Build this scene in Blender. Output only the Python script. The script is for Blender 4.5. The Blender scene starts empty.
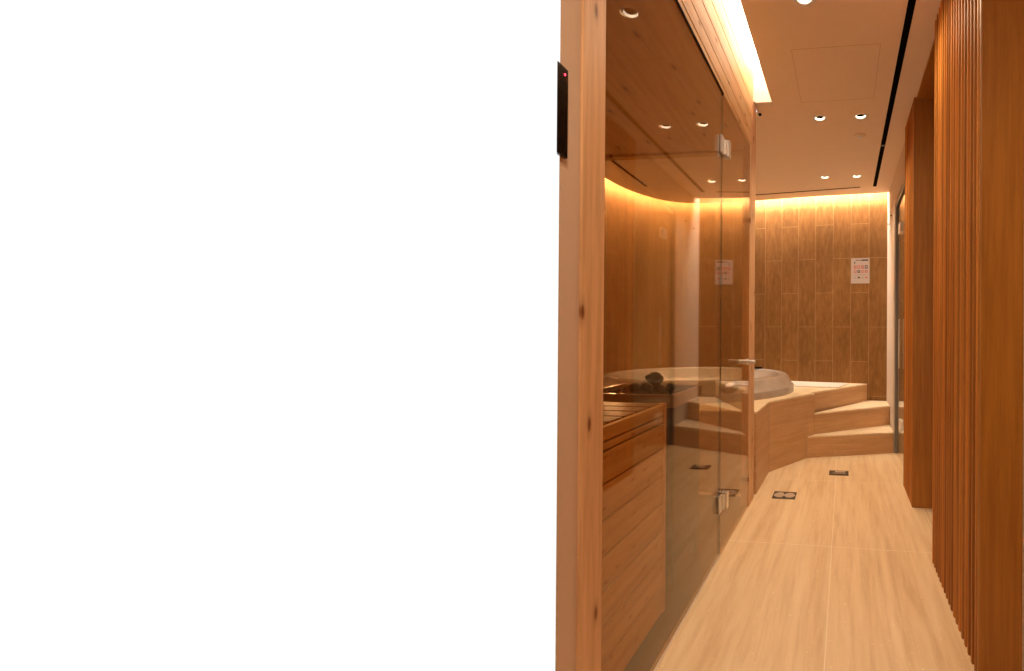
import bpy, bmesh, math, random
from mathutils import Vector, Matrix, noise
from mathutils.geometry import tessellate_polygon
random.seed(7)
SC = bpy.context.scene
COL = SC.collection
R = math.radians
H = 2.64          # ceiling height
K = 1.0336
GX = -0.608       # plane of the sauna glass front

# ------------------------------------------------------------------ helpers
class MB:
    def __init__(s): s.v = []; s.f = []
    def box(s, x0, x1, y0, y1, z0, z1):
        b = len(s.v)
        s.v += [(x, y, z) for z in (z0, z1) for y in (y0, y1) for x in (x0, x1)]
        for q in ((0,2,3,1),(4,5,7,6),(0,1,5,4),(2,6,7,3),(0,4,6,2),(1,3,7,5)):
            s.f.append(tuple(b+i for i in q))
        return s
    def prism(s, pts, z0, z1):
        b = len(s.v); n = len(pts)
        s.v += [(p[0], p[1], z0) for p in pts] + [(p[0], p[1], z1) for p in pts]
        for t in tessellate_polygon([[Vector((p[0], p[1], 0)) for p in pts]]):
            s.f.append((b+t[0], b+t[1], b+t[2])); s.f.append((b+n+t[2], b+n+t[1], b+n+t[0]))
        for i in range(n):
            j = (i+1) % n; s.f.append((b+i, b+j, b+n+j, b+n+i))
        return s
    def quad(s, *p):
        b = len(s.v); s.v += list(p); s.f.append(tuple(range(b, b+len(p)))); return s
    def lathe(s, prof, c, n=48, a0=0, axis='z'):
        b = len(s.v); m = len(prof)
        for k in range(n):
            a = 2*math.pi*k/n + a0
            for r, z in prof:
                x, y = r*math.cos(a), r*math.sin(a)
                s.v.append({'z': (c[0]+x, c[1]+y, c[2]+z), 'x': (c[0]+z, c[1]+x, c[2]+y),
                            'y': (c[0]+x, c[1]+z, c[2]+y)}[axis])
        for k in range(n):
            k2 = (k+1) % n
            for i in range(m-1):
                s.f.append((b+k*m+i, b+k2*m+i, b+k2*m+i+1, b+k*m+i+1))
        return s
    def tube(s, pts, r, n=12):
        pts = [Vector(p) for p in pts]; b = len(s.v)
        for i, p in enumerate(pts):
            d = (pts[min(i+1, len(pts)-1)] - pts[max(i-1, 0)]).normalized()
            u = d.orthogonal().normalized() if abs(d.z) > .9 else d.cross(Vector((0,0,1))).normalized()
            w = d.cross(u)
            for k in range(n):
                a = 2*math.pi*k/n; s.v.append(tuple(p + u*math.cos(a)*r + w*math.sin(a)*r))
        for i in range(len(pts)-1):
            for k in range(n):
                k2 = (k+1) % n; s.f.append((b+i*n+k, b+i*n+k2, b+(i+1)*n+k2, b+(i+1)*n+k))
        s.f.append(tuple(b+k for k in range(n))[::-1]); s.f.append(tuple(b+(len(pts)-1)*n+k for k in range(n)))
        return s

def props(o, label=None, cat=None, group=None, kind=None):
    for k, v in (('label', label), ('category', cat), ('group', group), ('kind', kind)):
        if v: o[k] = v
    return o
def thing(name, label, cat, loc, group=None):
    o = bpy.data.objects.new(name, None); COL.objects.link(o)
    o.location = loc; o.empty_display_size = .05; o['org'] = list(loc)
    return props(o, label, cat, group)
def obj(name, mb, mat, parent=None, loc=None, bevel=0, smooth=False, seg=2, label=None):
    org = Vector(parent['org']) if parent else Vector(loc or (0,0,0))
    me = bpy.data.meshes.new(name)
    me.from_pydata([tuple(Vector(v)-org) for v in mb.v], [], mb.f)
    bm = bmesh.new(); bm.from_mesh(me)
    bmesh.ops.recalc_face_normals(bm, faces=bm.faces); bm.to_mesh(me); bm.free()
    me.materials.append(mat); me.update()
    o = bpy.data.objects.new(name, me); COL.objects.link(o); o['org'] = list(org)
    if parent: o.parent = parent
    else: o.location = org
    if bevel:
        m = o.modifiers.new('bevel', 'BEVEL'); m.width = bevel; m.segments = seg; m.limit_method = 'ANGLE'; m.angle_limit = R(40)
    if smooth:
        for p in me.polygons: p.use_smooth = True
    if label: o['label'] = label
    return o
def struct(name, mb, mat, **k):
    return props(obj(name, mb, mat, **k), kind='structure')

# ------------------------------------------------------------------ materials
def mat(name):
    m = bpy.data.materials.new(name); m.use_nodes = True
    nt = m.node_tree; return m, nt, nt.nodes['Principled BSDF']
def nd(nt, t, **k):
    n = nt.nodes.new(t)
    for a, b in k.items():
        if a in n.inputs.keys(): n.inputs[a].default_value = b
        else: setattr(n, a, b)
    return n
def ramp(nt, stops, src=None):
    n = nt.nodes.new('ShaderNodeValToRGB'); e = n.color_ramp.elements
    e[0].position, e[0].color = stops[0][0], (*stops[0][1], 1)
    e[1].position, e[1].color = stops[-1][0], (*stops[-1][1], 1)
    for p, c in stops[1:-1]:
        x = e.new(p); x.color = (*c, 1)
    if src is not None: nt.links.new(src, n.inputs[0])
    return n
def mapped(nt, scale, coord='Object', rot=(0,0,0), loc=(0,0,0)):
    tc = nt.nodes.new('ShaderNodeTexCoord'); mp = nt.nodes.new('ShaderNodeMapping')
    mp.inputs['Scale'].default_value = scale; mp.inputs['Rotation'].default_value = rot; mp.inputs['Location'].default_value = loc
    nt.links.new(tc.outputs[coord], mp.inputs[0]); return mp.outputs[0]
def mix(nt, a, b, fac, blend='MIX'):
    n = nt.nodes.new('ShaderNodeMix'); n.data_type = 'RGBA'; n.blend_type = blend
    for s, i in ((fac, 0), (a, 6), (b, 7)):
        if hasattr(s, 'is_linked') or hasattr(s, 'links'): nt.links.new(s, n.inputs[i])
        else: n.inputs[i].default_value = (*s, 1) if isinstance(s, tuple) else s
    return n.outputs[2]
def plain(name, c, rough=.5, metal=0, emit=0, ec=None, spec=.5):
    m, nt, p = mat(name)
    p.inputs['Base Color'].default_value = (*c, 1); p.inputs['Roughness'].default_value = rough
    p.inputs['Metallic'].default_value = metal; p.inputs['Specular IOR Level'].default_value = spec
    ns = nd(nt, 'ShaderNodeTexNoise', Scale=35.0); nt.links.new(mapped(nt, (1,1,1)), ns.inputs[0])
    r = ramp(nt, [(.3, tuple(x*.985 for x in c)), (.7, tuple(min(1, x*1.01) for x in c))], ns.outputs[0])
    nt.links.new(r.outputs[0], p.inputs['Base Color'])
    if emit:
        p.inputs['Emission Color'].default_value = (*(ec or c), 1); p.inputs['Emission Strength'].default_value = emit
    return m
def wood(name, dark, mid, light, grain='z', rough=.45, fine=60., knots=0., knotcol=(.08,.03,.01), wob=1.2, spec=.4, face='yz', vary=0.):
    """stretched grain along one axis, broad cathedral figure, optional knots and plank joints"""
    m, nt, p = mat(name)
    lo = {'x': (.05,1,1), 'y': (1,.05,1), 'z': (1,1,.05)}[grain]
    v = mapped(nt, lo)
    n0 = nd(nt, 'ShaderNodeTexNoise', Scale=4.0, Detail=3.0); nt.links.new(v, n0.inputs[0])
    n1 = nd(nt, 'ShaderNodeTexNoise', Scale=fine, Detail=4.0, Roughness=.6); nt.links.new(v, n1.inputs[0])
    wv = nd(nt, 'ShaderNodeTexNoise', Scale=9.0, Detail=2.0, Distortion=wob)
    nt.links.new(mapped(nt, {'x': (.18,1,1), 'y': (1,.18,1), 'z': (1,1,.18)}[grain]), wv.inputs[0])
    mul = nd(nt, 'ShaderNodeMath', operation='MULTIPLY'); mul.inputs[1].default_value = 9.0
    nt.links.new(wv.outputs[0], mul.inputs[0])
    fr = nd(nt, 'ShaderNodeMath', operation='PINGPONG'); fr.inputs[1].default_value = 1.0
    nt.links.new(mul.outputs[0], fr.inputs[0])
    a = ramp(nt, [(.0, mid), (.55, mid), (1., tuple(x*.6+y*.4 for x, y in zip(mid, dark)))], fr.outputs[0]).outputs[0]
    b = ramp(nt, [(.25, dark), (.5, mid), (.75, light)], n0.outputs[0]).outputs[0]
    c = mix(nt, a, b, .55)
    g = ramp(nt, [(.35, (.72,.68,.62)), (.62, (1,1,1))], n1.outputs[0]).outputs[0]
    c = mix(nt, c, g, .75, 'MULTIPLY')
    if knots:
        sp = nt.nodes.new('ShaderNodeSeparateXYZ'); cb_ = nt.nodes.new('ShaderNodeCombineXYZ')
        nt.links.new(mapped(nt, {'x': (.4,1,1), 'y': (1,.4,1), 'z': (1,1,.4)}[grain]), sp.inputs[0])
        nt.links.new(sp.outputs[face[0].upper()], cb_.inputs[0]); nt.links.new(sp.outputs[face[1].upper()], cb_.inputs[1])
        vo = nd(nt, 'ShaderNodeTexVoronoi', Scale=knots); vo.voronoi_dimensions = '2D'; nt.links.new(cb_.outputs[0], vo.inputs['Vector'])
        k = ramp(nt, [(.0, (1,1,1)), (.035, (.85,.85,.85)), (.06, (.25,.25,.25)), (.13, (0,0,0))], vo.outputs[0]).outputs[0]
        c = mix(nt, c, knotcol, k)
    if vary:
        vn = nd(nt, 'ShaderNodeTexNoise', Scale=11.0, Detail=1.0); nt.links.new(mapped(nt, (.05,4,.02) if grain == 'z' else (.05,.02,4)), vn.inputs[0])
        c = mix(nt, c, ramp(nt, [(.3, (1-vary,)*3), (.7, (1+vary*.6,)*3)], vn.outputs[0]).outputs[0], 1.0, 'MULTIPLY')
    bump = nd(nt, 'ShaderNodeBump', Strength=.12, Distance=.002); nt.links.new(n1.outputs[0], bump.inputs['Height'])
    nt.links.new(bump.outputs[0], p.inputs['Normal'])
    nt.links.new(c, p.inputs['Base Color']); p.inputs['Roughness'].default_value = rough; p.inputs['Specular IOR Level'].default_value = spec
    return m
def stone(name, c0, c1, c2, axis_scale, rough=.4, brick=None, coord='Object', spec=.4, pits=True, veil=.5):
    """veined travertine, optional tile joints: brick = (width, row, mortar, offset, mapping loc, mapping rot, mortar colour)"""
    m, nt, p = mat(name)
    v = mapped(nt, axis_scale, coord)
    n0 = nd(nt, 'ShaderNodeTexNoise', Scale=1.0, Detail=6.0, Roughness=.6, Distortion=.6); nt.links.new(v, n0.inputs[0])
    n1 = nd(nt, 'ShaderNodeTexNoise', Scale=4.0, Detail=4.0, Roughness=.65, Distortion=.3); nt.links.new(v, n1.inputs[0])
    a = ramp(nt, [(.3, c0), (.5, c1), (.7, c2)], n0.outputs[0]).outputs[0]
    b = ramp(nt, [(.35, c0), (.5, c1), (.68, c2)], n1.outputs[0]).outputs[0]
    c = mix(nt, a, b, veil)
    if pits:
        vo = nd(nt, 'ShaderNodeTexNoise', Scale=70.0, Detail=2.0); nt.links.new(mapped(nt, (1,1,1), coord), vo.inputs[0])
        k = ramp(nt, [(.66, (0,0,0)), (.74, (.55,.55,.55))], vo.outputs[0]).outputs[0]
        c = mix(nt, c, tuple(min(1, x*1.25+.03) for x in c2), k)
    if brick:
        w, h, mo, off, loc, mcol, var = brick
        bt = nt.nodes.new('ShaderNodeTexBrick'); bt.offset = off; bt.squash = 1
        bt.inputs['Scale'].default_value = 1; bt.inputs['Brick Width'].default_value = w; bt.inputs['Row Height'].default_value = h
        bt.inputs['Mortar Size'].default_value = mo; bt.inputs['Mortar Smooth'].default_value = .3; bt.inputs['Bias'].default_value = 0
        bt.inputs['Color1'].default_value = (1-var,)*3+(1,); bt.inputs['Color2'].default_value = (1+var,)*3+(1,)
        bt.inputs['Mortar'].default_value = (1,1,1,1)
        nt.links.new(mapped(nt, (1,1,1), coord, loc=loc), bt.inputs[0])
        c = mix(nt, c, bt.outputs['Color'], 1.0, 'MULTIPLY')
        c = mix(nt, c, mcol, bt.outputs['Fac'])
    nt.links.new(c, p.inputs['Base Color']); p.inputs['Roughness'].default_value = rough; p.inputs['Specular IOR Level'].default_value = spec
    return m
def glass(name, tint, f0=.045):
    m = bpy.data.materials.new(name); m.use_nodes = True; nt = m.node_tree; nt.nodes.clear()
    out = nd(nt, 'ShaderNodeOutputMaterial'); ms = nd(nt, 'ShaderNodeMixShader')
    tr = nd(nt, 'ShaderNodeBsdfTransparent'); tr.inputs[0].default_value = (*tint, 1)
    gl = nd(nt, 'ShaderNodeBsdfGlossy'); gl.inputs['Color'].default_value = (1,1,1,1); gl.inputs['Roughness'].default_value = 0.0
    ge = nd(nt, 'ShaderNodeNewGeometry'); dp = nd(nt, 'ShaderNodeVectorMath', operation='DOT_PRODUCT')
    nt.links.new(ge.outputs['Normal'], dp.inputs[0]); nt.links.new(ge.outputs['Incoming'], dp.inputs[1])
    ab = nd(nt, 'ShaderNodeMath', operation='ABSOLUTE'); nt.links.new(dp.outputs['Value'], ab.inputs[0])
    s1 = nd(nt, 'ShaderNodeMath', operation='SUBTRACT'); s1.inputs[0].default_value = 1; nt.links.new(ab.outputs[0], s1.inputs[1])
    pw = nd(nt, 'ShaderNodeMath', operation='POWER'); pw.inputs[1].default_value = 5; nt.links.new(s1.outputs[0], pw.inputs[0])
    ma = nd(nt, 'ShaderNodeMath', operation='MULTIPLY_ADD'); ma.inputs[1].default_value = 1-f0; ma.inputs[2].default_value = f0
    nt.links.new(pw.outputs[0], ma.inputs[0]); nt.links.new(ma.outputs[0], ms.inputs[0])
    nt.links.new(tr.outputs[0], ms.inputs[1]); nt.links.new(gl.outputs[0], ms.inputs[2]); nt.links.new(ms.outputs[0], out.inputs[0])
    return m

WARM = (1., .62, .30)
M = {}
M['paint'] = plain('warm white paint', (.80,.74,.66), .75, spec=.2)
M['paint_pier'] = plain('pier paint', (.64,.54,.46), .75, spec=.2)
M['ceil'] = plain('ceiling paint', (.90,.76,.62), .55, spec=.25)
M['strip_wall'] = plain('plaster', (.68,.52,.42), .8, spec=.2)
M['teak'] = wood('red brown slats', (.40,.135,.02), (.58,.22,.04), (.72,.31,.07), 'z', .5, 45., wob=.8, vary=.45, spec=.2)
M['teak_panel'] = wood('red brown veneer', (.33,.12,.015), (.42,.165,.022), (.52,.22,.036), 'z', .45, 55., wob=1.8, knots=.0)
M['pine'] = wood('knotty pine', (.75,.45,.25), (.80,.50,.285), (.86,.57,.34), 'z', .5, 50., knots=7.0, knotcol=(.20,.06,.02))
M['pine_y'] = wood('knotty pine long', (.70,.44,.19), (.80,.54,.27), (.88,.64,.36), 'y', .5, 40., knots=7.5, knotcol=(.34,.15,.05))
M['pine_ceiling'] = wood('sauna ceiling pine', (.60,.38,.16), (.70,.46,.21), (.78,.54,.27), 'y', .5, 40., knots=6., knotcol=(.18,.07,.02), face='xy')
M['bench'] = wood('bench board pine', (.76,.52,.25), (.84,.60,.30), (.90,.66,.36), 'y', .5, 30., knots=13., knotcol=(.50,.24,.08))
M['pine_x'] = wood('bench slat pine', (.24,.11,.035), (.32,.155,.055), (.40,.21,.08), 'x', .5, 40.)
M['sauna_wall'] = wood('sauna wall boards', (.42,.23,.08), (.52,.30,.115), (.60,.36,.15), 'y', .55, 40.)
M['sauna_floor_shade'] = stone('shaded sauna floor', (.11,.05,.022), (.14,.065,.03), (.17,.08,.04), (6,.6,1), .4)  # darkened to imitate an unlit floor: shade put into the colour
M['gap'] = plain('dark gap', (.02,.012,.006), .8)
M['black'] = plain('black metal', (.004,.0035,.003), .9, spec=.02)
M['gloss_black'] = plain('black glass', (.004,.004,.004), .15)
M['steel'] = plain('brushed steel', (.75,.74,.73), .28, .9)
M['grey_frame'] = plain('grey aluminium', (.22,.21,.21), .4, .6)
M['white_metal'] = plain('white lamp trim', (.85,.80,.74), .4)
M['lens'] = plain('lit reflector glow', (1,.85,.65), .5, emit=3.5, ec=(1,.85,.62))  # emission on the reflector cup paints in the lamp's light; no lens modelled
M['led'] = plain('led diffuser', (1,.95,.88), .6, emit=11.0, ec=(1,.92,.78))
M['cove_led'] = plain('cove led', (1,.9,.7), .6, emit=85.0, ec=(1,.95,.82))
M['floor'] = stone('floor travertine', (.64,.445,.255), (.80,.61,.39), (.90,.74,.53), (6,.42,1), .36,
                   (.564, 1.06, .0022, 0, (.06+.564*20, -2.36+1.06*20, 0), (.92,.80,.62), .015), spec=.35)
M['tile'] = stone('wall travertine', (.185,.086,.027), (.235,.112,.036), (.31,.160,.058), (2.0,8,1), .5,
                  (.77, .20, .0022, .5, (-.045+7.7, 0, 0), (.42,.25,.12), .07), coord='UV', veil=.6, spec=.15)
M['tread'] = stone('lit top travertine', (.66,.50,.32), (.80,.64,.44), (.90,.76,.56), (1.2,6,1), .4, veil=.4)  # paler copy of the deck stone: direct light on tops put into colour
M['deck'] = stone('shaded riser travertine', (.47,.27,.135), (.59,.355,.185), (.68,.44,.25), (.8,.8,13), .4, veil=.4)  # darker, redder copy for risers: their bounce light put into the colour
M['joint_and_shade'] = plain('tile joint', (.45,.29,.16), .6)
M['slab'] = plain('lit patch tone', (.72,.62,.54), .5)
M['tub'] = stone('tub acrylic', (.33,.265,.225), (.39,.32,.275), (.44,.37,.325), (3,3,3), .25, pits=False)
M['tub_in'] = plain('tub inside', (.50,.42,.36), .25)
M['glass'] = glass('bronze glass', (.87,.77,.62))
M['glass_clear'] = glass('clear glass', (.93,.92,.88))
M['edge'] = plain('glass edge', (.25,.24,.20), .3)
M['heater'] = plain('dark heater steel', (.05,.026,.014), .6, 0)
M['rim'] = plain('heater rim steel', (.42,.33,.26), .35, .6)
M['rock'] = plain('dark lava stone', (.035,.028,.025), .85)
M['paper'] = plain('laminated paper', (.46,.40,.38), .35)
M['ink'] = plain('black print', (.03,.025,.03), .5)
M['red_ink'] = plain('red print', (.50,.12,.10), .5)
M['grey_ink'] = plain('grey print', (.35,.30,.30), .5)
M['red_led'] = plain('red indicator', (1,.02,.04), .4, emit=6, ec=(1,.02,.06))
M['pad_rim'] = plain('pad rim', (.12,.06,.03), .5)
M['pad'] = plain('pale control pad', (.80,.78,.88), .3, emit=.7, ec=(.7,.75,1))
M['drain_dark'] = plain('drain grate', (.10,.075,.055), .5, .3)
M['drain_light'] = plain('drain cover', (.62,.52,.42), .35, .3)

# ------------------------------------------------------------------ curves of the tiled end
def smooth_curve(P, n=8):
    out = []
    for i in range(len(P)-1):
        p0, p1, p2, p3 = P[max(i-1,0)], P[i], P[i+1], P[min(i+2,len(P)-1)]
        for k in range(n):
            t = k/n; q = []
            for a in range(2):
                q.append(.5*((2*p1[a])+(-p0[a]+p2[a])*t+(2*p0[a]-5*p1[a]+4*p2[a]-p3[a])*t*t+(-p0[a]+3*p1[a]-3*p2[a]+p3[a])*t**3))
            out.append(tuple(q))
    out.append(P[-1]); return out
EDGE = smooth_curve([(x*K if x < .4 else x, y*K) for x, y in [(.466,4.752),(-.27,4.80),(-1.0,4.895),(-1.45,4.93),(-1.76,4.91),(-1.99,4.79),(-2.14,4.58),(-2.235,4.33),(-2.27,4.02),(-2.27,3.72)]])
def offset(C, d):
    out = []
    for i, p in enumerate(C):
        a, b = Vector(C[max(i-1,0)]), Vector(C[min(i+1,len(C)-1)])
        t = (b-a).normalized(); out.append((p[0]+t.y*d, p[1]-t.x*d))
    return out
WALL = offset(EDGE, .155)
WALL = [(.466, WALL[0][1])] + [p for p in WALL if p[0] < .46]

DI0, DI1 = (-.655,1.0), (-2.56,3.93)       # inner face of the added diagonal left wall
DO0, DO1 = (-.672,.99), (-2.70,4.02)       # its outer face
def dx(y): return DI0[0] + (y-DI0[1])*(DI1[0]-DI0[0])/(DI1[1]-DI0[1])

# ------------------------------------------------------------------ setting
fl = MB().prism([(-.612,-1.1),(.95,-1.1),(.95,5.4),(-2.6,5.4),(-2.62,4.0),(-.66,1.0),(-.612,.9)], -.05, 0)
struct('floor', fl, M['floor'])

struct('floor_sauna_shade', MB().prism([(-.625,1.03),(-.625,3.0),(dx(3.0),3.0),(dx(1.03),1.03)], .0, .004), M['sauna_floor_shade'])  # dark sheet over the same floor, standing for shade inside the sauna
LIGHTS = [(x*K, y*K) for x, y in [(-.184,1.975),(-.176,3.078),(.101,3.082),(-.192,4.232),(.106,4.235)]]
def poly_with_holes(outer, holes, z):
    loops = [[Vector((x,y,0)) for x, y in outer]] + [[Vector((x,y,0)) for x, y in h] for h in holes]
    flat = [p for l in loops for p in l]
    mb = MB(); mb.v = [(p.x,p.y,z) for p in flat]
    mb.f = [tuple(t) for t in tessellate_polygon(loops)]
    return mb
outer = [(.95,-1.1),(.95,EDGE[0][1])] + EDGE + [(-2.32,3.6),(dx(3.05),3.05),(-.606,3.05),(-.606,2.907),(-.486,2.907),(-.486,1.12),(-.612,1.12),(-.612,-1.1)]
HR = .036
holes = [[(x+HR*math.cos(2*math.pi*k/28), y+HR*math.sin(2*math.pi*k/28)) for k in range(28)][::-1] for x, y in LIGHTS]
cb = poly_with_holes(outer, holes, H)
# lip of the ceiling along the curved light cove, and the closed pocket above it
IN = offset(EDGE, -.14)
for C0, z0, C1, z1 in ((EDGE,H,EDGE,H+.03),(EDGE,H+.03,IN,H+.03),(IN,H+.03,IN,H+.26),(IN,H+.26,offset(EDGE,.30),H+.26)):
    for i in range(len(EDGE)-1):
        cb.quad((*C0[i],z0),(*C0[i+1],z0),(*C1[i+1],z1),(*C1[i],z1))
# light slot beside the sauna fascia
cb.quad((-.486,1.12,H),(-.486,2.907,H),(-.486,2.907,2.90),(-.486,1.12,2.90))
cb.quad((-.64,1.12,2.90),(-.486,1.12,2.90),(-.486,2.907,2.90),(-.64,2.907,2.90))
cb.quad((-.64,2.907,H),(-.486,2.907,H),(-.486,2.907,2.90),(-.64,2.907,2.90))
cb.quad((-.64,1.12,H),(-.486,1.12,H),(-.486,1.12,2.90),(-.64,1.12,2.90))
struct('ceiling', cb, M['ceil'])

# curved tiled wall (UV = height, distance along the wall)
def tiled_wall():
    me = bpy.data.meshes.new('wall_far'); v = []; f = []; s = [0.]
    for i in range(1, len(WALL)): s.append(s[-1]+math.dist(WALL[i], WALL[i-1]))
    for p in WALL: v += [(p[0],p[1],0),(p[0],p[1],2.91)]
    for i in range(len(WALL)-1): f.append((2*i,2*i+2,2*i+3,2*i+1))
    me.from_pydata(v, [], f); uv = me.uv_layers.new(name='UVMap')
    for poly in me.polygons:
        poly.use_smooth = True
        for li in poly.loop_indices:
            vi = me.loops[li].vertex_index
            uv.data[li].uv = (v[vi][2], s[vi//2])
    me.materials.append(M['tile'])
    o = bpy.data.objects.new('wall_far', me); COL.objects.link(o)
    props(o, kind='structure')
tiled_wall()
# unseen board-lined wall, its slant made up to shut out light from outside
struct('wall_left_shield', MB().prism([DI0, DI1, DO1, DO0], 0, 2.90), M['sauna_wall'])
m = MB().prism([(-.612,.902),(-.612,1.02),(-.635,1.02),(-.635,.938)],0,H)
m.v = [(x, y + (.007 - .010*z/H if y < .95 else 0), z) for x, y, z in m.v]      # the free edge is a touch out of plumb
struct('wall_entrance', m, M['strip_wall'])
# unseen room behind the camera, added brown to cut stray white light; right side
struct('wall_back_shield', MB().box(-.9,.95,-1.15,-1.1,0,H), M['teak_panel'])
struct('wall_left_rear_shield', MB().box(-.635,-.612,-1.1,.18,0,H), M['teak_panel'])
struct('wall_right_shield', MB().box(.75,.80,-1.1,1.56,0,H), M['teak_panel'])
struct('trim_3', MB().box(.5645,.80,1.56,1.60,0,H), M['paint'])  # wall stub added to close a light leak behind the near column
struct('wall_right_outer', MB().box(.95,1.0,1.5,5.4,0,H), M['paint'])
# white pier at the end of the right side, door head over the glass door
struct('wall_right_far', MB().prism([(.466,4.352),(.95,4.352),(.95,5.4),(.466,5.4)], 0, 2.86).box(.466,.95,3.42,4.352,2.345,H), M['paint_pier'])
struct('trim_1', MB().box(-.59,-.482,2.905,2.95,H-.010,H+.001), M['paint'])
# wooden soffit and back of the recess between the two slatted columns
struct('ceiling_recess', MB().box(.452,.95,2.26,2.965,H-.018,H-.002), M['teak_panel'])
struct('wall_recess', MB().box(.90,.94,2.26,2.965,0,H-.02), M['teak_panel'])

# ------------------------------------------------------------------ slatted columns
def column(y0, y1, x0, x1, label, pitch=.042):
    t = thing('slatted_column', label, 'column', ((x0+x1)/2,(y0+y1)/2,0), 'timber columns along the right side')
    obj('core', MB().box(x0+.028,x1,y0+.012,y1,0.0,H), M['teak_panel'], t)
    m = MB(); n = int((y1-y0-.022)/pitch)
    for k in range(n):
        a = y0+.022+pitch*k+.012
        m.box(x0, x0+.030, a, a+pitch*.38, 0.0, H)
    obj('slat_panel', m, M['teak'], t, bevel=.0025)
    obj('end_panel', MB().box(x0-.001, x1, y0, y0+.018, 0, H), M['teak_panel'], t, bevel=.004, label='flat veneered end board')
    return t
column(1.50, 2.300, .430, .5625, 'nearest orange-brown wooden column with vertical slats and a wide flat end face')
column(2.965, 3.415, .436, .90, 'farther orange-brown slatted column beside the grey framed glass door')

# ------------------------------------------------------------------ sauna: posts, fascia, ceiling
def post(x0, x1, y0, y1, z1, label):
    o = obj('timber_post', MB().box(x0,x1,y0,y1,0,z1), M['pine'], loc=((x0+x1)/2,(y0+y1)/2,0), bevel=.003)
    props(o, label, 'post')
post(-.655,-.606,.978,1.078,H, 'knotty pine post at the near end of the sauna glass beside the black controller')
post(-.655,-.604,2.836,2.995,2.895, 'slim pine post at the far end of the sauna front beside the platform')
t = thing('fascia', 'pine board fascia above the sauna glass under the bright ceiling slot', 'fascia', (-.62,2.0,2.33))
m = MB(); seams = [2.337,2.413,2.513,2.612,2.727,2.895]
for a, b in zip(seams[:-1], seams[1:]): m.box(-.640,-.605,1.078,2.836,a+.0022,b-.0022)
obj('board_panel', m, M['pine_y'], t, bevel=.0015)
obj('lip', MB().box(-.640,-.6065,1.078,2.836,2.311,2.336), M['pine_y'], t)
obj('backing', MB().box(-.650,-.612,1.078,2.836,2.337,2.89), M['gap'], t)
m = MB(); sy = dx
m.prism([(-.612,1.02),(-.612,2.93),(dx(2.93)-.02,2.93),(dx(1.02)-.0,1.02)], 2.325, 2.345)
struct('ceiling_sauna', m, M['pine_ceiling'])
struct('trim_2', MB().prism([(-.655,2.90),(-.655,2.95),(dx(2.95),2.95),(dx(2.9),2.9)], 2.308, 2.65), M['pine_ceiling'])

# glass front
def pane(name, parent, x0, x1, y0, y1, z0, z1, mt):
    return obj(name, MB().box(x0,x1,y0,y1,z0,z1), mt, parent)
t = thing('glass_panel', 'tall fixed bronze-tinted glass panel between the near post and the hinged door', 'glass panel', (GX-.004,1.66,0))
pane('pane', t, GX-.008, GX, 1.08, 2.179, .012, 2.306, M['glass'])
obj('edge_seal', MB().box(GX-.007,GX-.001,2.179,2.1805,.012,2.300), M['edge'], t)
obj('floor_channel', MB().box(GX-.014,GX+.002,1.08,2.179,.0,.010), M['white_metal'], t)
obj('seal', MB().box(-.6065,-.603,1.08,2.179,2.292,2.305), M['black'], t, label='black rubber seal along the top of the fixed glass')
t = thing('glass_door', 'frameless bronze-tinted glass sauna door with two steel hinges', 'door', (GX-.004,2.59,0))
pane('pane', t, GX-.008, GX, 2.183, 2.834, .012, 2.306, M['glass'])
obj('edge_seal', MB().box(GX-.007,GX-.001,2.181,2.183,.012,2.300), M['edge'], t)
for z in (2.035, .272):
    m = MB()
    m.box(GX+.001,GX+.012,2.128,2.172,z-.042,z+.042).box(GX-.020,GX-.009,2.128,2.172,z-.042,z+.042)
    m.box(GX+.001,GX+.030,2.196,2.232,z-.042,z+.042).box(GX-.020,GX-.009,2.196,2.232,z-.042,z+.042)
    h = obj('hinge', m, M['steel'], t, bevel=.002, label='brushed steel glass hinge')
    obj('hinge_barrel', MB().lathe([(0,-.036),(.009,-.036),(.009,.036),(0,.036)], (GX+.012,2.184,z), 16), M['steel'], h)
hd = obj('handle', MB().tube([(GX-.120,2.79,.932),(GX-.09,2.79,.932),(GX+.052,2.79,.932)], .0145, 20), M['steel'], t, label='brushed steel bar handle through the glass')
obj('handle_rosette', MB().lathe([(0,0),(.022,0),(.022,.006),(0,.006)], (GX+.0005,2.79,.932), 24, axis='x'), M['steel'], hd)
# rear glass of the sauna
t = obj('window_1', MB().box(dx(2.9)+.02,-.655,2.918,2.926,.0,2.325), M['glass_clear']); props(t, kind='structure')

# bench
t = thing('sauna_bench', 'high pine sauna bench with a horizontal board front just behind the near glass', 'bench', (-.82,1.4,0))
bz = [.045,.155,.262,.362,.465,.568,.67,.765,.792,.838]
m = MB()
for a, b in zip(bz[:-1], bz[1:]): m.box(-.700,-.680,1.085,1.640,a+.0035,b-.0035)
obj('front_panel', m, M['bench'], t, bevel=.0015)
obj('corner_trim', MB().box(-.702,-.677,1.640,1.662,.045,.838), M['pine'], t, bevel=.002)
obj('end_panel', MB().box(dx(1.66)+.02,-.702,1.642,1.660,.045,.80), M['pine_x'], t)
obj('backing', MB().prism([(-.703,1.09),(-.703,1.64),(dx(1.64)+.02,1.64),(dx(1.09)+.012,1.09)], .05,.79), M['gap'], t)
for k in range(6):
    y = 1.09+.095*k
    obj('seat_slat', MB().prism([(-.701,y),(-.701,y+.083),(dx(y+.083)+.012,y+.083),(dx(y)+.012,y)], .808, .838), M['pine_x'], t, bevel=.002)
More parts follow.
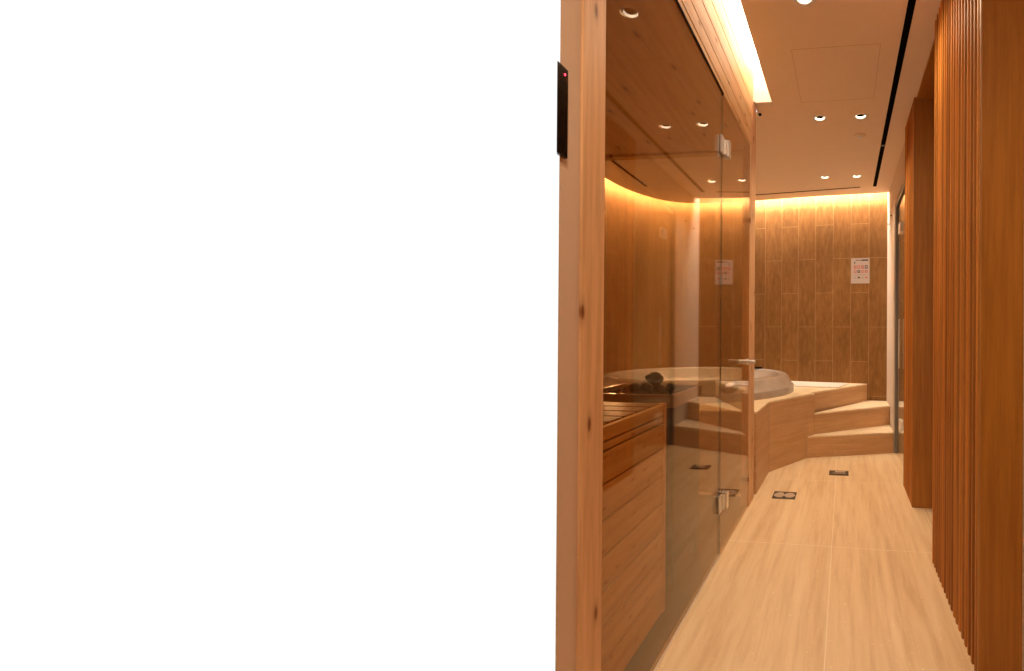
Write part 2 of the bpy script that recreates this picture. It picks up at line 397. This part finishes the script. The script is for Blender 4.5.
# heater with stones, guard rail
t = thing('sauna_heater', 'dark steel sauna heater on short legs filled with stones beyond the bench', 'heater', (-.95,2.02,0))
obj('cabinet', MB().box(-1.13,-.722,1.84,2.20,.11,.79), M['heater'], t, bevel=.006)
m = MB()
m.box(-.728,-.716,1.825,2.215,.79,.846).box(-1.136,-1.124,1.825,2.215,.79,.846).box(-1.124,-.728,1.825,1.837,.79,.846).box(-1.124,-.728,2.203,2.215,.79,.846)
obj('rim', m, M['rim'], t, bevel=.002, label='lighter steel rim around the stones')
for sx in (-1.11,-.742):
    for yy in (1.862,2.18): obj('leg', MB().lathe([(0,0),(.018,0),(.018,.11),(0,.11)], (sx,yy,0), 14), M['heater'], t)
def rock(x, y, z, r, sx=1, sz=.8, label=None):
    bm = bmesh.new(); bmesh.ops.create_icosphere(bm, subdivisions=3, radius=1)
    off = Vector((x*31, y*17, z*23))
    for v in bm.verts:
        d = 1 + .32*noise.noise(v.co*1.3+off) + .10*noise.noise(v.co*4+off)
        v.co = Vector((v.co.x*r*sx*d, v.co.y*r*d, v.co.z*r*sz*d))
    me = bpy.data.meshes.new('heater_stone'); bm.to_mesh(me); bm.free(); me.materials.append(M['rock'])
    o = bpy.data.objects.new('heater_stone', me); COL.objects.link(o); o.location = (x,y,z)
    o.rotation_euler = (0,0,x*40)
    props(o, label or 'dark rough stone in the low pile on top of the sauna heater', 'stone', 'stones on the sauna heater')
for i in range(6):
    for j in range(5):
        rock(-1.085+.062*i+random.uniform(-.003,.003), 1.895+.062*j+random.uniform(-.003,.003), .815+random.uniform(0,.004), random.uniform(.025,.028))
for i in range(4): rock(-.985+.060*i, 2.02, .851+.003*(i % 2), .025)
rock(-.885,2.02,.896,.040,1.25,.75,'largest dark stone crowning the pile on the sauna heater')
# controller on the near wall strip
t = thing('sauna_controller', 'flat black wall controller with a small red light beside the pine post', 'controller', (-.608,.92,1.48))
obj('housing', MB().prism([(-.6045,.881),(-.6045,.920),(-.6125,.920),(-.6125,.893)],1.484,1.678), M['gloss_black'], t, bevel=.0015)
obj('indicator', MB().lathe([(0,0),(.0025,0),(.0025,.001),(0,.001)], (-.6045,.907,1.662), 12, axis='x'), M['red_led'], t, label='small red indicator light')

# ------------------------------------------------------------------ platform, steps, tub
wi = [p for p in WALL]
deck = [(-.600,3.065),(-.597,3.577),(-.325,4.045),(-.270,4.125),(-.312,4.180),(.252,5.06)]
deck += [(p[0], p[1]-.004) for p in wi if p[0] < .24 and p[0] > -2.4] + [(-2.49,4.0),(dx(3.065)+.01,3.065)]
t = thing('tub_platform', 'raised travertine platform with two wedge steps around the hot tub', 'platform', (-.6,4.0,0))
T = .014  # thickness of the tops split off to carry their lighter, lit tone
st1 = [(-.325,4.045),(.464,4.335),(.464,4.73),(-.285,4.135)]
st2 = [(-.285,4.1355),(.464,4.705),(.464,5.055),(.262,5.065),(.252,5.055)]
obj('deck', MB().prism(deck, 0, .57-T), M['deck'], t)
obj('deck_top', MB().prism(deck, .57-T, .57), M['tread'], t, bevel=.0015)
obj('joint_and_shade', MB().prism([(-.2712,4.1225),(-.2688,4.1245),(-.2700,4.1275),(-.2725,4.1275)], .2, .554), M['joint_and_shade'], t)  # darker strip paints in the shading break at this corner
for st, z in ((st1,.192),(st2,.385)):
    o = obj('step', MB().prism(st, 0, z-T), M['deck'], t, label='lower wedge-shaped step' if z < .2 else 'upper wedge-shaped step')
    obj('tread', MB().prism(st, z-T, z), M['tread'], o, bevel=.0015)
m = MB().box(-.598,-.5955,3.576,3.579,.0,.57)
obj('joint_and_shade', MB().prism([(-.5990,3.575),(-.5962,3.577),(-.5950,3.5795),(-.598,3.5795)], 0, .565), M['joint_and_shade'], t)
o = obj('lit_patch_slab', MB().prism([(-.50,4.62),(-.055,4.575),(.05,4.99),(-.60,5.10)], .57,.582), M['slab'], loc=(-.25,4.8,.57), bevel=.003); props(o, 'pale patch of lit platform between tub and wall, made as a thin slab', 'slab')  # pale slab stands in for a strip of lit platform floor

TC = (-1.405,4.235,.57)
t = thing('hot_tub', 'large round grey hot tub set on the travertine platform', 'hot tub', TC)
prof = [(.925,.0),(.925,.055),(.922,.062),(.905,.068),(.865,.145),(.855,.156),(.840,.162),(.790,.163),(.772,.158),(.762,.145)]
obj('shell', MB().lathe(prof, TC, 96), M['tub'], t, smooth=True)
obj('basin', MB().lathe([(.762,.145),(.72,.05),(.68,.02),(.3,.012),(0,.010)], TC, 96), M['tub_in'], t, smooth=True)
PC = Vector((-.885,3.445,.700)); tilt = Matrix.Rotation(R(22),3,'X') @ Matrix.Rotation(R(-10),3,'Y')
def tilted(prof):
    q = MB().lathe(prof, (0,0,0), 32); q.v = [tuple(PC + tilt @ Vector(v)) for v in q.v]; return q
p = obj('control_pad', tilted([(0,-.022),(.074,-.022),(.078,.0),(.066,.012),(0,.012)]), M['pad_rim'], t, label='round control pad on the flared side of the tub')
obj('display', tilted([(0,.012),(.036,.012),(.034,.016),(0,.016)]), M['pad'], p)
obj('headrest', MB().box(-.98,-.90,4.86,4.93,.732,.750), M['black'], t, bevel=.01)

for y, z, lab in ((4.591,2.308,'upper of two tiny dark wall clips on the white pier beside the tiles'),(4.842,2.285,'lower of two tiny dark wall clips on the white pier beside the tiles')):
    t = thing('wall_clip', lab, 'clip', (.46,y,z), 'tiny clips on the white pier')
    obj('plate', MB().box(.462,.4655,y-.012,y+.012,z-.008,z+.008), M['grey_frame'], t)
    obj('peg', MB().lathe([(0,-.016),(.004,-.016),(.004,.0),(0,.0)], (.462,y,z), 12, axis='x'), M['black'], t)

# ------------------------------------------------------------------ glass door on the right
t = thing('shower_door', 'grey framed glass door on the right beyond the farther slatted column', 'door', (.495,3.9,0))
obj('frame', MB().box(.475,.515,4.318,4.352,0,2.345).box(.475,.515,3.42,4.318,2.315,2.345).box(.475,.515,3.42,3.45,0,2.315), M['grey_frame'], t, bevel=.002)
obj('pane', MB().box(.490,.498,3.455,4.300,.01,2.310), M['glass_clear'], t)
for z in (2.06,.33):
    obj('hinge', MB().box(.476,.512,4.02,4.14,z-.045,z+.045) if z > 1 else MB().box(.478,.512,3.93,4.05,z-.045,z+.045), M['white_metal'], t, bevel=.003, label='pale square hinge plate')
obj('handle', MB().tube([(.47,3.98,.82),(.47,3.98,1.25)], .008, 12), M['steel'], t)

# ------------------------------------------------------------------ notice on the tiled wall
def wall_y(x):
    for a, b in zip(WALL[:-1], WALL[1:]):
        if b[0] <= x <= a[0]: return a[1]+(b[1]-a[1])*(x-a[0])/(b[0]-a[0])
px0, px1 = .070, .274; py0, py1 = wall_y(px0)-.004, wall_y(px1)-.004
pz0, pz1 = 1.686, 1.970
t = thing('notice', 'laminated notice sheet with rows of red and black symbols on the tiled wall', 'sign', ((px0+px1)/2,(py0+py1)/2,pz0))
def on_sheet(a0, a1, b0, b1, d=0.0, th=.0006):
    """a, b: fractions across and up the sheet"""
    m = MB(); X = lambda a: px0+(px1-px0)*a; Y = lambda a: py0+(py1-py0)*a - d; Z = lambda b: pz0+(pz1-pz0)*b
    m.prism([(X(a0),Y(a0)),(X(a1),Y(a1)),(X(a1),Y(a1)-th),(X(a0),Y(a0)-th)], Z(b0), Z(b1)); return m
obj('sheet', on_sheet(0,1,0,1,0,.001), M['paper'], t)
tt = MB()
for a0, a1, b0, b1 in ((.25,.60,.90,.925),(.56,.92,.885,.94)):
    q = on_sheet(a0,a1,b0,b1,.0012); n = len(tt.v); tt.v += q.v; tt.f += [tuple(i+n for i in f) for f in q.f]
obj('heading', tt, M['ink'], t)
obj('emblem', on_sheet(.16,.22,.78,.86,.0012), M['ink'], t)
for r, (b, hh) in enumerate(((.58,.13),(.42,.10))):
    for c in range(4):
        a = .14+.20*c
        k = 'ink' if (r, c) in ((0,3),(1,1)) else 'red_ink'
        ic = obj('pictogram', on_sheet(a,a+.15,b,b+hh,.0012), M[k], t)
        obj('pictogram_centre', on_sheet(a+.035,a+.115,b+hh*.3,b+hh*.75,.002), M['paper'] if (r+c) % 2 else M['grey_ink'], ic)
for b in (.345,.325): obj('text_line', on_sheet(.14,.80,b,b+.010,.0012), M['grey_ink'], t)
for c, k in enumerate(('grey_ink','ink','grey_ink','red_ink')):
    a = .16+.20*c; obj('pictogram', on_sheet(a,a+.12,.20,.26,.0012), M[k], t)

# ------------------------------------------------------------------ floor drains
def drain(x0, x1, y0, y1, label, two=True):
    t = thing('floor_drain', label, 'drain', ((x0+x1)/2,(y0+y1)/2,0), None)
    obj('frame', MB().box(x0,x1,y0,y1,.0,.0025), M['drain_dark'], t)
    w, h = x1-x0, y1-y0
    if two:
        for k, f in enumerate((.27,.73)):
            a, b = .036, .045
            q = MB(); q.lathe([(0,.0035),(1,.0035),(1,.0025)], (0,0,0), 32)
            q.v = [(x0+w*f+v[0]*a, (y0+y1)/2+v[1]*b, v[2]) for v in q.v]
            obj('cover', q, M['drain_light'], t)
        obj('strap', MB().box(x0+w*.22,x0+w*.42,y0+.02,y1-.02,.0025,.0036), M['drain_light'], t)
    else:
        for k in range(4):
            y = y0+h*(.14+.22*k)
            obj('slot_bar', MB().box(x0+w*(.30 if k > 1 else .18),x1-w*.12,y,y+h*.08,.0025,.0036), M['drain_light'] if k % 2 else M['drain_dark'], t)
        obj('cover', MB().box(x0+w*.30,x1-w*.18,y1-h*.42,y1-h*.22,.0026,.004), M['drain_light'], t)
drain(-.482,-.325,3.005,3.140,'nearer square floor drain with two pale round covers near the platform corner')
drain(-.116,.038,3.568,3.690,'farther dark square floor drain in the floor in front of the steps', False)

# ------------------------------------------------------------------ ceiling fittings
DL = ['round recessed downlight nearest the camera, cut by the top of the picture',
      'left recessed downlight of the middle pair in the corridor ceiling',
      'right recessed downlight of the middle pair, just in front of the small ceiling sensor',
      'left recessed downlight of the far pair, before the tiled end wall',
      'right recessed downlight of the far pair, before the tiled end wall']
for (x, y), lab in zip(LIGHTS, DL):
    t = thing('downlight', lab, 'ceiling light', (x,y,H), 'recessed downlights in the corridor ceiling')
    obj('trim_ring', MB().lathe([(.034,.001),(.037,-.003),(.054,-.003),(.057,.0005)], (x,y,H), 40), M['white_metal'], t, smooth=True)
    obj('reflector', MB().lathe([(.036,-.001),(.031,.011),(.030,.014)], (x,y,H), 40), M['lens'], t, smooth=True)
    obj('baffle', MB().lathe([(0,.012),(.0305,.012)], (x,y,H), 32), M['black'], t)
    l = bpy.data.lights.new('downlight_beam', 'SPOT'); l.energy = 25.5; l.color = (1,.78,.50); l.spot_size = R(110); l.spot_blend = .8; l.shadow_soft_size = .02
    lo = bpy.data.objects.new('downlight_beam', l); COL.objects.link(lo); lo.location = (0,0,-.01); lo.parent = t
t = thing('linear_vent', 'long black linear slot in the ceiling running above the slatted columns', 'vent', (.288,3.0,H))
obj('slot', MB().box(.282,.317,.6,4.69,H-.003,H), M['black'], t)
obj('end_block', MB().box(.285,.314,3.67,3.70,H-.005,H-.003), M['grey_frame'], t)
t = obj('linear_vent', MB().prism([(-1.003,4.842),(.151,4.692),(.153,4.709),(-1.0,4.859)], H-.003, H), M['black'], loc=(-.4,4.62,H)); props(t, 'thin black linear slot in the ceiling across the tiled end wall', 'vent')
t = obj('linear_vent', MB().box(-2.065,-2.038,3.72,4.455,H-.003,H), M['black'], loc=(-1.98,3.95,H)); props(t, 'short black ceiling slot above the hot tub seen through the glass', 'vent')
m = MB()
x0,x1,y0,y1,w = -.294,.182,2.40,2.95,.003
m.box(x0,x1,y0,y0+w,H-.0008,H).box(x0,x1,y1,y1+w,H-.0008,H).box(x0,x0+w,y0,y1,H-.0008,H).box(x1-w,x1,y0,y1,H-.0008,H)
t = thing('ceiling_hatch', 'nearly flush square access hatch in the corridor ceiling', 'hatch', ((x0+x1)/2,(y0+y1)/2,H))
obj('panel', MB().box(x0+w,x1-w,y0+w,y1-w,H-.0009,H+.002), M['ceil'], t); obj('shadow_gap', m, plain('shadow gap',(.66,.54,.43),.7), t)
t = thing('smoke_detector', 'small low round detector on the ceiling behind the middle downlights', 'detector', (.107,3.495,H))
obj('base', MB().lathe([(.046,.0),(.044,-.006),(0,-.007)], (.107,3.495,H), 32), M['ceil'], t, smooth=False)
obj('sensor', MB().lathe([(.024,-.0065),(.021,-.012),(0,-.013)], (.107,3.495,H), 24), M['white_metal'], t)
t = obj('ceiling_sensor', MB().lathe([(.011,0),(.011,-.008),(.008,-.012),(0,-.012)], (-.592,3.075,H), 20), M['black'], loc=(-.620,3.18,H)); props(t, 'tiny black sensor on the ceiling beside the top of the far pine post', 'sensor')

# light strips
t = obj('light_strip', MB().box(-.602,-.49,1.14,2.90,2.886,2.896), M['led'], loc=(-.52,2.0,2.86)); props(t, 'glowing white light strip in the ceiling slot above the sauna fascia', 'light')
SO = offset(EDGE, -.03); SI = offset(EDGE, -.05)
m = MB()
for i in range(len(EDGE)-1):
    m.quad((*SO[i],H+.04),(*SO[i+1],H+.04),(*SI[i+1],H+.075),(*SI[i],H+.075))
t = obj('light_strip', m, M['cove_led'], loc=(-.5,4.8,H+.04)); props(t, 'hidden warm light strip on the ceiling lip before the curved tiled wall', 'light')
m = MB(); S2, S3 = offset(EDGE, .02), offset(EDGE, .10)
for i in range(len(EDGE)-1): m.quad((*S2[i],H+.22),(*S2[i+1],H+.22),(*S3[i+1],H+.22),(*S3[i],H+.22))
t = obj('light_strip', m, M['cove_led'], loc=(-.5,4.8,H+.04)); props(t, 'hidden warm light strip high in the pocket washing down the curved tiled wall', 'light')

# fill spots without fixtures, added behind the camera, in the corridor and over the tub
def beam(name, loc, e, col=(1,.77,.49), ang=174):
    l = bpy.data.lights.new(name, 'SPOT'); l.energy = e; l.color = col; l.spot_size = R(ang); l.spot_blend = .9; l.shadow_soft_size = .03
    o = bpy.data.objects.new(name, l); COL.objects.link(o); o.location = loc
for x, y, e in ((-.18,.1,40),(.10,.1,40),(.1,2.05,23),(-1.3,3.5,12),(-1.3,4.3,12)): beam('fill_beam', (x,y,H-.02), e)
l = bpy.data.lights.new('sauna_fill', 'POINT'); l.energy = 5; l.color = (1,.66,.36); l.shadow_soft_size = 0  # unseen fill light added to lift the dark sauna interior
lo = bpy.data.objects.new('sauna_fill', l); COL.objects.link(lo); lo.location = (-1.35,2.5,1.0)

# ------------------------------------------------------------------ world, camera, colour
w = bpy.data.worlds.new('World'); SC.world = w; w.use_nodes = True
w.node_tree.nodes['Background'].inputs[0].default_value = (1,1,1,1); w.node_tree.nodes['Background'].inputs[1].default_value = 1.05
cd = bpy.data.cameras.new('camera'); cam = bpy.data.objects.new('camera', cd); COL.objects.link(cam)
cd.sensor_width = 36; cd.sensor_fit = 'HORIZONTAL'; cd.lens = 450/1024*36; cd.shift_x = -(790.5-512)/1024
cd.clip_start = .02; cd.shift_y = -1.73/1024
cam.matrix_world = Matrix.Translation((0,0,1.1)) @ Matrix.Rotation(math.atan(54/450),4,'Z') @ Matrix.Rotation(R(90.22),4,'X') @ Matrix.Rotation(R(.35),4,'Z')
SC.camera = cam
SC.view_settings.view_transform = 'Standard'; SC.view_settings.look = 'None'
SC.view_settings.exposure = 0; SC.view_settings.gamma = 1
SC.cycles.max_bounces = 12; SC.cycles.diffuse_bounces = 6; SC.cycles.glossy_bounces = 6; SC.cycles.transparent_max_bounces = 16
SC.cycles.sample_clamp_indirect = 6
for o in bpy.data.objects:
    if 'org' in o: del o['org']
